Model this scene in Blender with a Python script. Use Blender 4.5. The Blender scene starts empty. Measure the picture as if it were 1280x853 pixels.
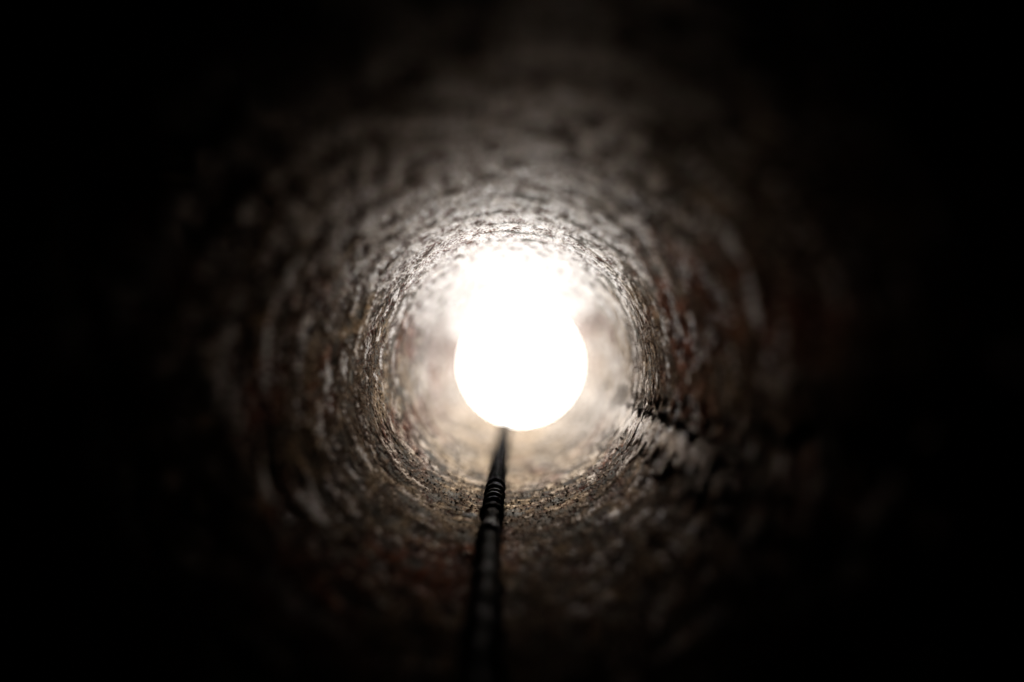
import bpy, math
import numpy as np
from mathutils import Vector

R = 0.075                      # inner radius of the pipe, metres
FPX = 1778.0                   # focal length in pixels of the 1280 px photograph (50 mm on 36 mm)
Y0, Y1 = 1.0 * R, 24.4 * R     # near and far mouth of the pipe, measured from the lens
FOCUS = 10.3 * R

S = bpy.context.scene
COL = S.collection

# ---------------------------------------------------------------- camera
cam = bpy.data.cameras.new('camera')
cam.lens = 50.0
cam.sensor_width = 36.0
cam.clip_start = 0.002
cam.clip_end = 200.0
cam.dof.use_dof = True
cam.dof.focus_distance = FOCUS
cam.dof.aperture_fstop = 50.0 / (0.25 * R * 1000.0)
cam.dof.aperture_blades = 0
camo = bpy.data.objects.new('camera', cam)
COL.objects.link(camo)
camo.location = (0.118 * R, 0.0, 0.045 * R)
camo.rotation_euler = (math.radians(90.0) + math.atan(25.2 / FPX), 0.0, math.atan(19.6 / FPX))
S.camera = camo

# ---------------------------------------------------------------- world, exposure
w = bpy.data.worlds.new('World')
S.world = w
w.use_nodes = True
w.node_tree.nodes['Background'].inputs[0].default_value = (0.8, 0.9, 1.0, 1)
w.node_tree.nodes['Background'].inputs[1].default_value = 0.0005
S.view_settings.view_transform = 'Standard'
S.view_settings.look = 'None'
S.view_settings.exposure = 0.0
S.view_settings.gamma = 1.0
S.view_settings.use_curve_mapping = False
S.cycles.max_bounces = 10
S.cycles.diffuse_bounces = 6
S.cycles.glossy_bounces = 8
S.cycles.sample_clamp_indirect = 12.0
S.cycles.use_denoising = True
S.cycles.caustics_reflective = True

SKY_LOW, SKY_HIGH, SKY_POW = 25.0, 6.6, 6.0     # brightness of the daylight low and high behind the far mouth

TAPER = 0.0083                 # the bore is flared towards the near mouth to darken the wall there
HS = 0.5                      # height of the crust


def bore(d, th=math.pi / 2):
    """inner radius in R at distance d (in R) and angle th; flared to shade the near wall, the invert most"""
    d = np.asarray(d, float)
    low = np.maximum(0.0, -np.sin(th)); left = np.maximum(0.0, -np.cos(th)); side = np.cos(th) ** 2
    return 1.0 + TAPER * (1.0 + 0.95 * low + 0.45 * left + 0.35 * side) * np.maximum(0.0, 10.4 + 1.1 * low + 0.3 * left + 0.3 * side - d) ** 2


# ---------------------------------------------------------------- helpers
def tag(o, label=None, cat=None, group=None, kind=None):
    if label: o['label'] = label
    if cat: o['category'] = cat
    if group: o['group'] = group
    if kind: o['kind'] = kind
    return o


def link(name, me, mat=None, parent=None):
    o = bpy.data.objects.new(name, me)
    COL.objects.link(o)
    if mat: me.materials.append(mat)
    if parent: o.parent = parent
    return o


def mesh_np(name, verts, quads, smooth=True):
    me = bpy.data.meshes.new(name)
    verts = np.asarray(verts, dtype=np.float32)
    quads = np.asarray(quads, dtype=np.int32)
    n, k = quads.shape
    me.vertices.add(len(verts))
    me.vertices.foreach_set('co', verts.ravel())
    me.loops.add(n * k)
    me.loops.foreach_set('vertex_index', quads.ravel())
    me.polygons.add(n)
    me.polygons.foreach_set('loop_start', np.arange(0, n * k, k, dtype=np.int32))
    me.polygons.foreach_set('loop_total', np.full(n, k, dtype=np.int32))
    me.polygons.foreach_set('use_smooth', np.full(n, smooth))
    me.update(calc_edges=True)
    return me


# a field of noise on the unrolled wall: periodic round the pipe, wavelength in units of R
NT, NZ = 1024, 4096
LT, LZ = 2 * math.pi, 26.0
_kt = np.fft.fftfreq(NT, LT / NT)[:, None]
_kz = np.fft.rfftfreq(NZ, LZ / NZ)[None, :]


def field(wl, width=0.5, stretch=1.0, seed=0):
    """band-passed noise, unit variance; stretch > 1 draws it out along the pipe"""
    g = np.random.default_rng(seed)
    k = np.sqrt(_kt ** 2 + (_kz * stretch) ** 2) + 1e-9
    spec = np.exp(-0.5 * (np.log(k * wl) / width) ** 2)
    f = np.fft.irfft2(np.fft.rfft2(g.standard_normal((NT, NZ))) * spec, s=(NT, NZ))
    return (f / f.std()).astype(np.float32)


def sstep(a, b, x):
    t = np.clip((x - a) / (b - a), 0, 1)
    return t * t * (3 - 2 * t)


def sample(f, th, d):
    """bilinear lookup at angle th (rad) and distance d (in R)"""
    u = (th / LT * NT) % NT
    v = d / LZ * NZ
    i = np.floor(u).astype(int); j = np.clip(np.floor(v).astype(int), 0, NZ - 2)
    a = u - i; b = v - j
    i0 = i % NT; i1 = (i + 1) % NT
    return (f[i0, j] * (1 - a) * (1 - b) + f[i1, j] * a * (1 - b)
            + f[i0, j + 1] * (1 - a) * b + f[i1, j + 1] * a * b)


def bump_at(th, c, wdeg):
    """soft bell round angle c (degrees)"""
    x = (np.degrees(th) - c + 180) % 360 - 180
    return np.exp(-0.5 * (x / wdeg) ** 2)


TH = (np.arange(NT) / NT * LT)[:, None] + 0 * np.arange(NZ)[None, :]
F_big = field(1.1, 0.5, 0.7, 1)
F_mid = field(0.22, 0.45, 0.8, 2)
F_blis = field(0.095, 0.4, 0.8, 3)
F_fine = field(0.042, 0.4, 0.8, 4)
F_edge = field(0.45, 0.8, 1.0, 5)
F_pat = field(0.7, 0.6, 0.8, 6)
F_grain = field(0.028, 0.35, 0.8, 7)

# where each kind of crust sits. 0 deg = right, 90 = crown, 180 = left, 270 = invert
wob = 0.10 * F_big + 0.07 * F_edge
THW = TH + wob
deg = np.degrees(THW) % 360
crown = bump_at(THW, 92, 38)
rightside = bump_at(THW, 8, 17)
leftside = bump_at(THW, 178, 22)
invert = bump_at(THW, 268, 34)

# hard pale lime crust: a tongue under the right-hand waterline, and thin skin elsewhere
sdeg = (np.degrees(TH) + 180) % 360 - 180
lime_r = sstep(-36, -27, sdeg + 3.0 * F_edge) * (1 - sstep(-20.5, -18.5, sdeg + 1.2 * F_edge)) * sstep(6.3, 7.8, np.arange(NZ)[None, :] / NZ * LZ + 0.25 * F_edge) * (1 - 0.75 * sstep(11.5, 13.5, np.arange(NZ)[None, :] / NZ * LZ))
groove_r = bump_at(TH + 0.03 * F_edge, -15.5, 2.6)
groove_l = bump_at(TH + 0.05 * F_edge, 210, 3.5)
skin = sstep(-0.4, 0.9, F_pat + 0.5 * F_mid + 1.3 * crown - 1.0 * rightside - 0.5 * leftside)
scale = np.clip(np.maximum(lime_r, skin * 0.9), 0, 1)
rough_amt = np.clip(1.0 - 0.65 * crown - 0.15 * invert + 0.25 * leftside + 0.15 * rightside - 0.75 * lime_r, 0.2, 1.3)

G_mid = field(0.16, 0.45, 4.0, 12)
G_spk = field(0.052, 0.45, 4.5, 13)
G_fine = field(0.030, 0.40, 4.0, 14)
ring = np.clip(1.15 * rightside + 0.35 * bump_at(THW, 200, 22) + 0.35 * invert, 0, 1)    # where the crust runs in rings, not in streaks
S_mid = G_mid * (1 - ring) + F_mid * ring
S_blis = G_spk * (1 - ring) + F_blis * ring
S_fine = G_fine * (1 - ring) + F_fine * ring

blis = np.maximum(S_blis, -0.3)
pits = (1 - 0.5 * sstep(10.5, 13, np.arange(NZ)[None, :] / NZ * LZ)) * sstep(0.85, 1.35, 0.5 * bump_at(THW, 125, 20) + -S_fine - 0.35 * S_mid + 0.35 * F_pat)
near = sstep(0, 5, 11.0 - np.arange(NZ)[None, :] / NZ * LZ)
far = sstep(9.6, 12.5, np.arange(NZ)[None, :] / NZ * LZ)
DD = np.arange(NZ)[None, :] / NZ * LZ
stain = np.maximum(0.8 * bump_at(TH, 168, 7.0) * sstep(11.0, 13.5, DD), 0.8 * bump_at(TH, 28, 6.0) * sstep(12.0, 14.5, DD)) * sstep(-1.2, 0.6, F_mid + F_pat)
crown_dim = crown * sstep(12.5, 17.0, DD)  # takes pale crust off the far crown to paint its brightness down
tan = np.clip(bump_at(THW, 262, 48) + 0.35 * bump_at(THW, 8, 20), 0, 1)
leftcrown = bump_at(THW, 130, 13) * (1 - sstep(10.5, 13, DD))
rough_amt = rough_amt * (1 + 0.7 * near) * (1 - 0.4 * sstep(11.5, 14.5, DD))
rust = sstep(-0.6, 0.9, 0.5 * F_grain + S_mid * 0.6 + S_blis * 0.5 + 0.3 * F_pat + 1.2 * rightside + 0.7 * leftside + 0.5 * invert
             + 1.0 * leftcrown - 1.2 * stain - 0.9 * crown + 0.15 * near - 2.2 * lime_r)
glint_fleck = sstep(1.5, 2.1, 0.5 * bump_at(THW, 118, 35) + G_spk + 0.4 * F_mid + 0.9 * F_pat - 0.2) * (1 - 0.6 * invert) * (1 - sstep(8.6, 10.2, DD))  # bright glints on the near wall, painted in as raised pale flecks
H = (0.006 * near * glint_fleck + 0.0025 * (1 - 0.6 * crown) * F_big + rough_amt * (0.0022 * S_mid + 0.0018 * blis + 0.0011 * S_fine + (0.0004 + 0.0003 * ring) * F_grain)
     - 0.003 * pits * (0.5 + rough_amt)
     + (0.016 + 0.08 * near) * lime_r - 0.042 * groove_r * (1 - 0.7 * far) - 0.014 * groove_l)
skin = sstep(-0.1, 0.5, 0.5 * F_grain + 0.75 * F_pat + 0.55 * S_mid + 0.5 * S_blis + 1.3 * crown - 1.25 * rightside - 1.1 * leftside - 1.4 * invert + (1.3 * rightside + 1.5 * invert + 1.0 * leftside * sstep(12, 15, DD)) * far + 0.9 * leftcrown - 0.9 * bump_at(THW, 40, 16) * near - 0.7 * bump_at(THW, -52, 12) * (1 - far) - 0.9 * crown_dim - 1.1 * stain - 0.35 * near - 0.2 * crown * near)  # pale scale, with glow painted into far walls and light falloff into near wall
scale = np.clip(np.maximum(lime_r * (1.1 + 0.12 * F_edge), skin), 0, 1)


# ---------------------------------------------------------------- materials
def nodes(name):
    m = bpy.data.materials.new(name)
    m.use_nodes = True
    nt = m.node_tree
    return m, nt, nt.nodes['Principled BSDF']


def N(nt, typ, **kw):
    n = nt.nodes.new(typ)
    for k, v in kw.items():
        if hasattr(n, k): setattr(n, k, v)
        else: n.inputs[k].default_value = v
    return n


def mixc(nt, fac, a, b):
    n = nt.nodes.new('ShaderNodeMix'); n.data_type = 'RGBA'
    for sock, v in ((n.inputs[0], fac), (n.inputs[6], a), (n.inputs[7], b)):
        if hasattr(v, 'links'): nt.links.new(v, sock)
        elif isinstance(v, tuple): sock.default_value = (*v, 1)
        else: sock.default_value = v
    return n.outputs[2]


def attr(nt, name):
    n = nt.nodes.new('ShaderNodeAttribute'); n.attribute_name = name
    return n.outputs['Fac']


def ramp(nt, src, a, b, lo=0.0, hi=1.0):
    n = nt.nodes.new('ShaderNodeMapRange')
    nt.links.new(src, n.inputs[0])
    n.inputs[1].default_value = a; n.inputs[2].default_value = b
    n.inputs[3].default_value = lo; n.inputs[4].default_value = hi
    return n.outputs[0]


def wall_material():
    """crusted steel: a matt base under a dull sheen that takes the colour of the crust"""
    m = bpy.data.materials.new('crusted_steel'); m.use_nodes = True
    nt = m.node_tree; nt.nodes.clear()
    co0 = nt.nodes.new('ShaderNodeTexCoord').outputs['Object']
    mp = nt.nodes.new('ShaderNodeMapping'); mp.inputs['Scale'].default_value = (1, 0.3, 1)
    nt.links.new(co0, mp.inputs[0])
    def noise(scale, det=5, rough=0.6, src=None):
        n = N(nt, 'ShaderNodeTexNoise', Scale=scale / R, Detail=det, Roughness=rough)
        nt.links.new(src or mp.outputs[0], n.inputs['Vector'])
        return n.outputs['Fac']
    a = noise(1.6); b = noise(7.0); c = noise(60.0, 6, 0.7); d = noise(3.4); e = noise(12.0, 5, 0.65, co0)
    steel = mixc(nt, ramp(nt, b, .35, .65), (0.040, 0.038, 0.034), (0.16, 0.155, 0.14))
    brown = mixc(nt, ramp(nt, c, .42, .60), (0.032, 0.023, 0.016), (0.18, 0.125, 0.085))
    ochre = mixc(nt, ramp(nt, d, .50, .64), brown, (0.24, 0.17, 0.105))
    redd = mixc(nt, ramp(nt, a, .52, .62), ochre, (0.16, 0.056, 0.032))
    pale = mixc(nt, ramp(nt, c, .3, .7), (0.38, 0.37, 0.365), (0.76, 0.745, 0.745))
    pale = mixc(nt, ramp(nt, e, .45, .7), pale, (0.46, 0.41, 0.355))
    tanf = nt.nodes.new('ShaderNodeMath'); tanf.operation = 'MULTIPLY'
    nt.links.new(attr(nt, 'tan'), tanf.inputs[0]); nt.links.new(ramp(nt, d, .3, .55, 0.45, 1.0), tanf.inputs[1])
    pale = mixc(nt, tanf.outputs[0], pale, (0.50, 0.385, 0.265))
    base = mixc(nt, attr(nt, 'rust'), steel, redd)
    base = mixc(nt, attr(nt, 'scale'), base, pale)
    base = mixc(nt, attr(nt, 'spot'), base, (0.085, 0.031, 0.023))
    base = mixc(nt, attr(nt, 'glint_fleck'), base, (0.74, 0.75, 0.76))
    bp = N(nt, 'ShaderNodeBump', Strength=0.35, Distance=0.003 * R)
    nt.links.new(noise(40.0, 4, 0.6), bp.inputs['Height'])
    df = nt.nodes.new('ShaderNodeBsdfDiffuse'); gl = nt.nodes.new('ShaderNodeBsdfGlossy')
    nt.links.new(base, df.inputs['Color']); nt.links.new(base, gl.inputs['Color'])
    nt.links.new(ramp(nt, c, .3, .7, 0.16, 0.34), gl.inputs['Roughness'])
    nt.links.new(bp.outputs[0], df.inputs['Normal']); nt.links.new(bp.outputs[0], gl.inputs['Normal'])
    mx = nt.nodes.new('ShaderNodeMixShader'); mx.inputs[0].default_value = 0.58
    nt.links.new(df.outputs[0], mx.inputs[1]); nt.links.new(gl.outputs[0], mx.inputs[2])
    out = nt.nodes.new('ShaderNodeOutputMaterial'); nt.links.new(mx.outputs[0], out.inputs[0])
    return m


def simple(name, c0, c1, scale, r0, r1, bump=0.0, metallic=0.0):
    m, nt, p = nodes(name)
    co = nt.nodes.new('ShaderNodeTexCoord').outputs['Object']
    n = N(nt, 'ShaderNodeTexNoise', Scale=scale / R, Detail=5, Roughness=0.6)
    nt.links.new(co, n.inputs['Vector'])
    f = n.outputs['Fac']
    nt.links.new(mixc(nt, ramp(nt, f, .35, .65), c0, c1), p.inputs['Base Color'])
    nt.links.new(ramp(nt, f, .3, .7, r0, r1), p.inputs['Roughness'])
    p.inputs['Metallic'].default_value = metallic
    if bump:
        bp = N(nt, 'ShaderNodeBump', Strength=0.6, Distance=bump)
        nt.links.new(f, bp.inputs['Height']); nt.links.new(bp.outputs[0], p.inputs['Normal'])
    return m


M_wall = wall_material()
M_outer = simple('weathered_steel', (0.05, 0.035, 0.028), (0.13, 0.08, 0.05), 4.0, .6, .85, 0.0006)
M_rubber = simple('black_rubber', (0.012, 0.010, 0.009), (0.040, 0.034, 0.027), 14.0, .42, .65, 0.0003)
M_rubber.node_tree.nodes['Principled BSDF'].inputs['Specular IOR Level'].default_value = 0.12
M_band = simple('dull_grey_tape', (0.34, 0.33, 0.33), (0.58, 0.56, 0.57), 10.0, .35, .6, 0.0002)
M_grit = simple('rust_grit', (0.05, 0.028, 0.016), (0.19, 0.12, 0.07), 5.0, .5, .8)
M_flake = simple('orange_rust', (0.30, 0.09, 0.02), (0.75, 0.28, 0.07), 20.0, .3, .5)

# ---------------------------------------------------------------- the daylight beyond the far mouth
def make_sky():
    nr, na, rad = 10, 48, 9.0 * R
    vs = [(0, 0, 0)]; 
    for i in range(1, nr + 1):
        r = rad * i / nr
        for k in range(na):
            t = 2 * math.pi * k / na
            vs.append((r * math.cos(t), -0.35 * r * r / rad, r * math.sin(t)))
    fs = []
    for k in range(na):
        fs.append((0, 1 + (k + 1) % na, 1 + k))
    for i in range(nr - 1):
        for k in range(na):
            a = 1 + i * na + k; b = 1 + i * na + (k + 1) % na
            fs.append((a, b, b + na, a + na))
    me = bpy.data.meshes.new('sky'); me.from_pydata(vs, [], fs)
    m = bpy.data.materials.new('bright_daylight'); m.use_nodes = True
    nt = m.node_tree; nt.nodes.clear()
    out = nt.nodes.new('ShaderNodeOutputMaterial'); em = nt.nodes.new('ShaderNodeEmission')
    em.inputs[0].default_value = (1.0, 0.985, 0.96, 1)
    sep = nt.nodes.new('ShaderNodeSeparateXYZ')
    nt.links.new(nt.nodes.new('ShaderNodeTexCoord').outputs['Object'], sep.inputs[0])
    pw = nt.nodes.new('ShaderNodeMath'); pw.operation = 'POWER'; pw.inputs[1].default_value = SKY_POW
    nt.links.new(ramp(nt, sep.outputs['Z'], -2.2 * R, 1.6 * R, 1.0, 0.0), pw.inputs[0])
    nt.links.new(ramp(nt, pw.outputs[0], 0.0, 1.0, SKY_HIGH, SKY_LOW), em.inputs[1])
    nt.links.new(em.outputs[0], out.inputs[0])
    o = link('sky', me, m)
    o.location = (0, Y1 + 9.0 * R, 0)
    tag(o, 'blown-out white daylight filling the far mouth of the pipe', None, kind='structure')


make_sky()


# ---------------------------------------------------------------- the pipe
def make_pipe():
    nt_ = 900
    ds = np.concatenate([np.arange(1.0, 7.0, 0.04), np.arange(7.0, 14.0, 0.015), np.arange(14.0, 24.4, 0.03), [24.4]])
    nd = len(ds)
    th = np.arange(nt_) / nt_ * LT
    T, D = np.meshgrid(th, ds, indexing='xy')            # nd x nt
    h = sample(H, T, D)
    edge = sstep(1.0, 1.1, D) * (1 - sstep(24.3, 24.4, D))
    rr = R * (bore(D, T) - HS * h * edge)
    vin = np.stack([rr * np.cos(T), D * R, rr * np.sin(T)], -1).reshape(-1, 3)
    idx = np.arange(nd * nt_).reshape(nd, nt_)
    a = idx[:-1]; b = idx[1:]
    q = np.stack([a, np.roll(a, -1, 1), np.roll(b, -1, 1), b], -1).reshape(-1, 4)
    me = mesh_np('steel_pipe', vin, q)
    for nm, F in (('scale', scale), ('rust', rust), ('spot', np.clip(pits + 0.4 * stain, 0, 1)), ('tan', tan), ('glint_fleck', glint_fleck)):
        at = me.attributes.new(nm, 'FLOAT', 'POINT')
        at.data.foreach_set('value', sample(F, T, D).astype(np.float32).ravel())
    return me, vin, nd, nt_


def add_pipe():
    root = bpy.data.objects.new('steel_pipe', None); COL.objects.link(root)
    tag(root, 'old round steel pipe seen from inside, crusted with rust and pale lime', 'pipe')
    me, vin, nd, nt_ = make_pipe()
    link('inner_wall', me, M_wall, root)
    # outer shell and the two cut rims, one closed sleeve round the wall
    n = 128
    def Ro(y):
        return (float(bore(y / R, np.linspace(0, 2 * math.pi, 73)).max()) + 0.07) * R
    prof = [(float(bore(1.0, 1.5 * math.pi)) * 1.0001 * R, Y0), (Ro(Y0) - .004 * R, Y0), (Ro(Y0), Y0 + .01 * R)]
    prof += [(Ro(Y0 + (Y1 - Y0) * k / 60), Y0 + (Y1 - Y0) * k / 60) for k in range(1, 60)]
    prof += [(Ro(Y1), Y1 - .01 * R), (Ro(Y1) - .004 * R, Y1), (1.0001 * R, Y1)]
    # run back inside the metal, behind the crust
    vs = []; fs = []
    for i, (r, y) in enumerate(prof):
        for k in range(n):
            t = 2 * math.pi * k / n
            if i == 0:
                r = float(bore(1.0, t)) * 1.0001 * R       # the rim meets the flared bore
            vs.append((r * math.cos(t), y, r * math.sin(t)))
    for i in range(len(prof) - 1):
        for k in range(n):
            a = i * n + k; b = i * n + (k + 1) % n
            fs.append((a, a + n, b + n, b))
    me2 = bpy.data.meshes.new('outer_shell'); me2.from_pydata(vs, [], fs)
    me2.polygons.foreach_set('use_smooth', [True] * len(fs))
    link('outer_shell', me2, M_outer, root)


add_pipe()


# ---------------------------------------------------------------- the ribbed hose on the invert
HR = 0.066                     # hose radius in R


def lateral(d):
    return -0.05 - 0.0073 * d + 0.003 * math.sin(d * 1.3)


def hose_centre(d):
    u = lateral(d)
    return Vector((u * R, d * R, (-math.sqrt((float(bore(d, 1.5 * math.pi)) - 0.015 - HR) ** 2 - u * u)) * R))


def sweep(ds, rad, n=20, cap=True, squash=1.0):
    """a tube along the hose line; rad is a list of radii in R"""
    vs = []; fs = []
    for d, r in zip(ds, rad):
        c = hose_centre(d)
        t = (hose_centre(d + .02) - hose_centre(d - .02)).normalized()
        x = t.cross(Vector((0, 0, 1))).normalized(); z = x.cross(t)
        for k in range(n):
            a = 2 * math.pi * k / n
            vs.append(c + (x * math.cos(a) + z * math.sin(a) * squash) * r * R)
    m = len(ds)
    for i in range(m - 1):
        for k in range(n):
            a = i * n + k; b = i * n + (k + 1) % n
            fs.append((a, b, b + n, a + n))
    if cap:
        fs.append(tuple(range(n))[::-1]); fs.append(tuple(range((m - 1) * n, m * n)))
    me = bpy.data.meshes.new('tube'); me.from_pydata([tuple(v) for v in vs], [], fs)
    me.polygons.foreach_set('use_smooth', [True] * len(fs))
    me.validate(); me.update()
    return me


def add_hose():
    root = bpy.data.objects.new('ribbed_hose', None); COL.objects.link(root)
    tag(root, 'thin black ribbed hose lying along the bottom of the pipe towards the light', 'hose')
    def part(name, me, mat):
        me.name = name
        return link(name, me, mat, root)
    part('smooth_sleeve', sweep(np.arange(0.9, 9.45, 0.05), [0.060 + min(0.06, 0.015 * max(0.0, 9.4 - q)) + 0.005 * math.sin(q * 15.0) for q in np.arange(0.9, 9.45, 0.05)], 24), M_rubber)
    part('core_tube', sweep(np.arange(9.4, 21.8, 0.08), [0.050] * 155, 20), M_rubber)
    # flared collar where the ribbed length starts
    cd = [9.42, 9.43, 9.46, 9.49, 9.52, 9.55, 9.60, 9.61]
    part('collar', sweep(cd, [0.05, 0.066, 0.076, 0.083, 0.083, 0.074, 0.066, 0.05], 28), M_rubber)
    d = 9.82; k = 0
    while d < 21.6:
        wv = 0.062
        r = 0.0735 + 0.0055 * math.sin(k * 2.7)
        ds = [d - wv, d - wv * .75, d - wv * .3, d + wv * .3, d + wv * .75, d + wv]
        o = part('rib', sweep(ds, [0.049, 0.060, r, r, 0.060, 0.049], 20), M_rubber)
        d += 0.20 + 0.03 * math.sin(k * 1.9); k += 1
    return root


add_hose()


def add_tape():
    """a pale strip wrapped over the hose, one end lying out to the left on the wall"""
    L = []
    c = hose_centre(8.9)
    # cross-section path in the x-z plane: from the wall left of the hose, over the hose, down to the right
    pts = []
    for a in np.linspace(math.radians(205), math.radians(-20), 22):
        pts.append((c.x + 0.073 * R * math.cos(a), c.z + 0.073 * R * math.sin(a)))
    left = []
    for t in np.linspace(0, 1, 8)[:-1]:
        x = c.x - (0.19 - 0.115 * t) * R
        z = -math.sqrt(1 - (x / R) ** 2) * R + (0.022 + 0.03 * t) * R
        left.append((x, z))
    pts = left + pts
    vs = []; fs = []
    wy = [-0.10, -0.05, 0.0, 0.05, 0.10]
    for i, (x, z) in enumerate(pts):
        s = i / (len(pts) - 1)
        for dy in wy:
            dy = dy * (0.45 + 0.55 * min(1.0, i / 6.0)) + 0.02 * math.sin(i * 2.1)
            vs.append((x, (9.08 - 0.40 * s + dy) * R, z + 0.004 * R * math.cos(dy * 15)))
    nw = len(wy)
    for i in range(len(pts) - 1):
        for j in range(nw - 1):
            a = i * nw + j
            fs.append((a, a + 1, a + nw + 1, a + nw))
    me = bpy.data.meshes.new('tape_strip'); me.from_pydata(vs, [], fs)
    me.polygons.foreach_set('use_smooth', [True] * len(fs))
    o = link('tape_strip', me, M_band)
    so = o.modifiers.new('thick', 'SOLIDIFY'); so.thickness = 0.006 * R; so.offset = 1
    tag(o, 'pale grey strip of tape wrapped across the black hose', 'tape')


add_tape()


# ---------------------------------------------------------------- loose grit
def crumb(g, n=1):
    """a small angular crumb as vertices and triangles (octahedron knocked out of shape)"""
    v = np.array([(1, 0, 0), (-1, 0, 0), (0, 1, 0), (0, -1, 0), (0, 0, 1), (0, 0, -1)], float)
    v *= g.uniform(0.5, 1.15, (6, 1)); v += g.normal(0, .12, (6, 3))
    f = np.array([(0, 2, 4), (2, 1, 4), (1, 3, 4), (3, 0, 4), (2, 0, 5), (1, 2, 5), (3, 1, 5), (0, 3, 5)])
    return v, f


def add_grit():
    g = np.random.default_rng(12)
    V = []; Fc = []; off = 0
    for _ in range(9000):
        d = 5.0 + 13.0 * g.uniform(0.0, 1.0) ** 1.2
        th = math.radians(270 + g.normal(0, 26))
        h = float(sample(H, np.array([th]), np.array([d]))[0])
        s = min(0.03, 0.0032 * math.exp(g.normal(0, 0.55)) + 0.002)
        v, f = crumb(g)
        rr = (float(bore(d, th)) - HS * h) - s * 0.35
        v = v * s * np.array([1.1, 1.1, 0.7])
        ca, sa = math.cos(th), math.sin(th)
        tx, tz = -sa, ca            # tangent
        P = np.stack([rr * ca + v[:, 0] * tx - v[:, 2] * ca, d + v[:, 1], rr * sa + v[:, 0] * tz - v[:, 2] * sa], -1)
        V.append(P * R); Fc.append(f + off); off += 6
    me = mesh_np('rust_grit', np.concatenate(V), np.concatenate(Fc), smooth=False)
    o = link('rust_grit', me, M_grit)
    tag(o, 'loose brown rust grit scattered along the bottom of the pipe', 'grit', kind='stuff')


add_grit()


def add_flake():
    g = np.random.default_rng(3)
    d = 9.35; u = -0.275
    th = math.atan2(-math.sqrt(1 - u * u), u)
    n = 9
    vs = [(0, 0, .55)]
    for k in range(n):
        a = 2 * math.pi * k / n; r = g.uniform(.75, 1.15)
        vs.append((r * math.cos(a), r * math.sin(a), g.uniform(.1, .35)))
    for k in range(n):
        a = 2 * math.pi * k / n; r = g.uniform(.6, .95)
        vs.append((r * math.cos(a), r * math.sin(a), -.25))
    vs.append((0, 0, -.3))
    fs = []
    for k in range(n):
        b = (k + 1) % n
        fs += [(0, 1 + k, 1 + b), (1 + k, 1 + n + k, 1 + n + b, 1 + b), (1 + n + k, 2 * n + 1, 1 + n + b)]
    me = bpy.data.meshes.new('rust_flake'); me.from_pydata(vs, [], fs)
    o = link('rust_flake', me, M_flake)
    o.scale = (0.020 * R, 0.03 * R, 0.022 * R)
    o.location = (u * R, d * R, -math.sqrt(1 - u * u) * R * 0.975)
    o.rotation_euler = (0.3, 0.15, 0.4)
    tag(o, 'small orange rust flake lying just left of the black hose', 'flake')


add_flake()
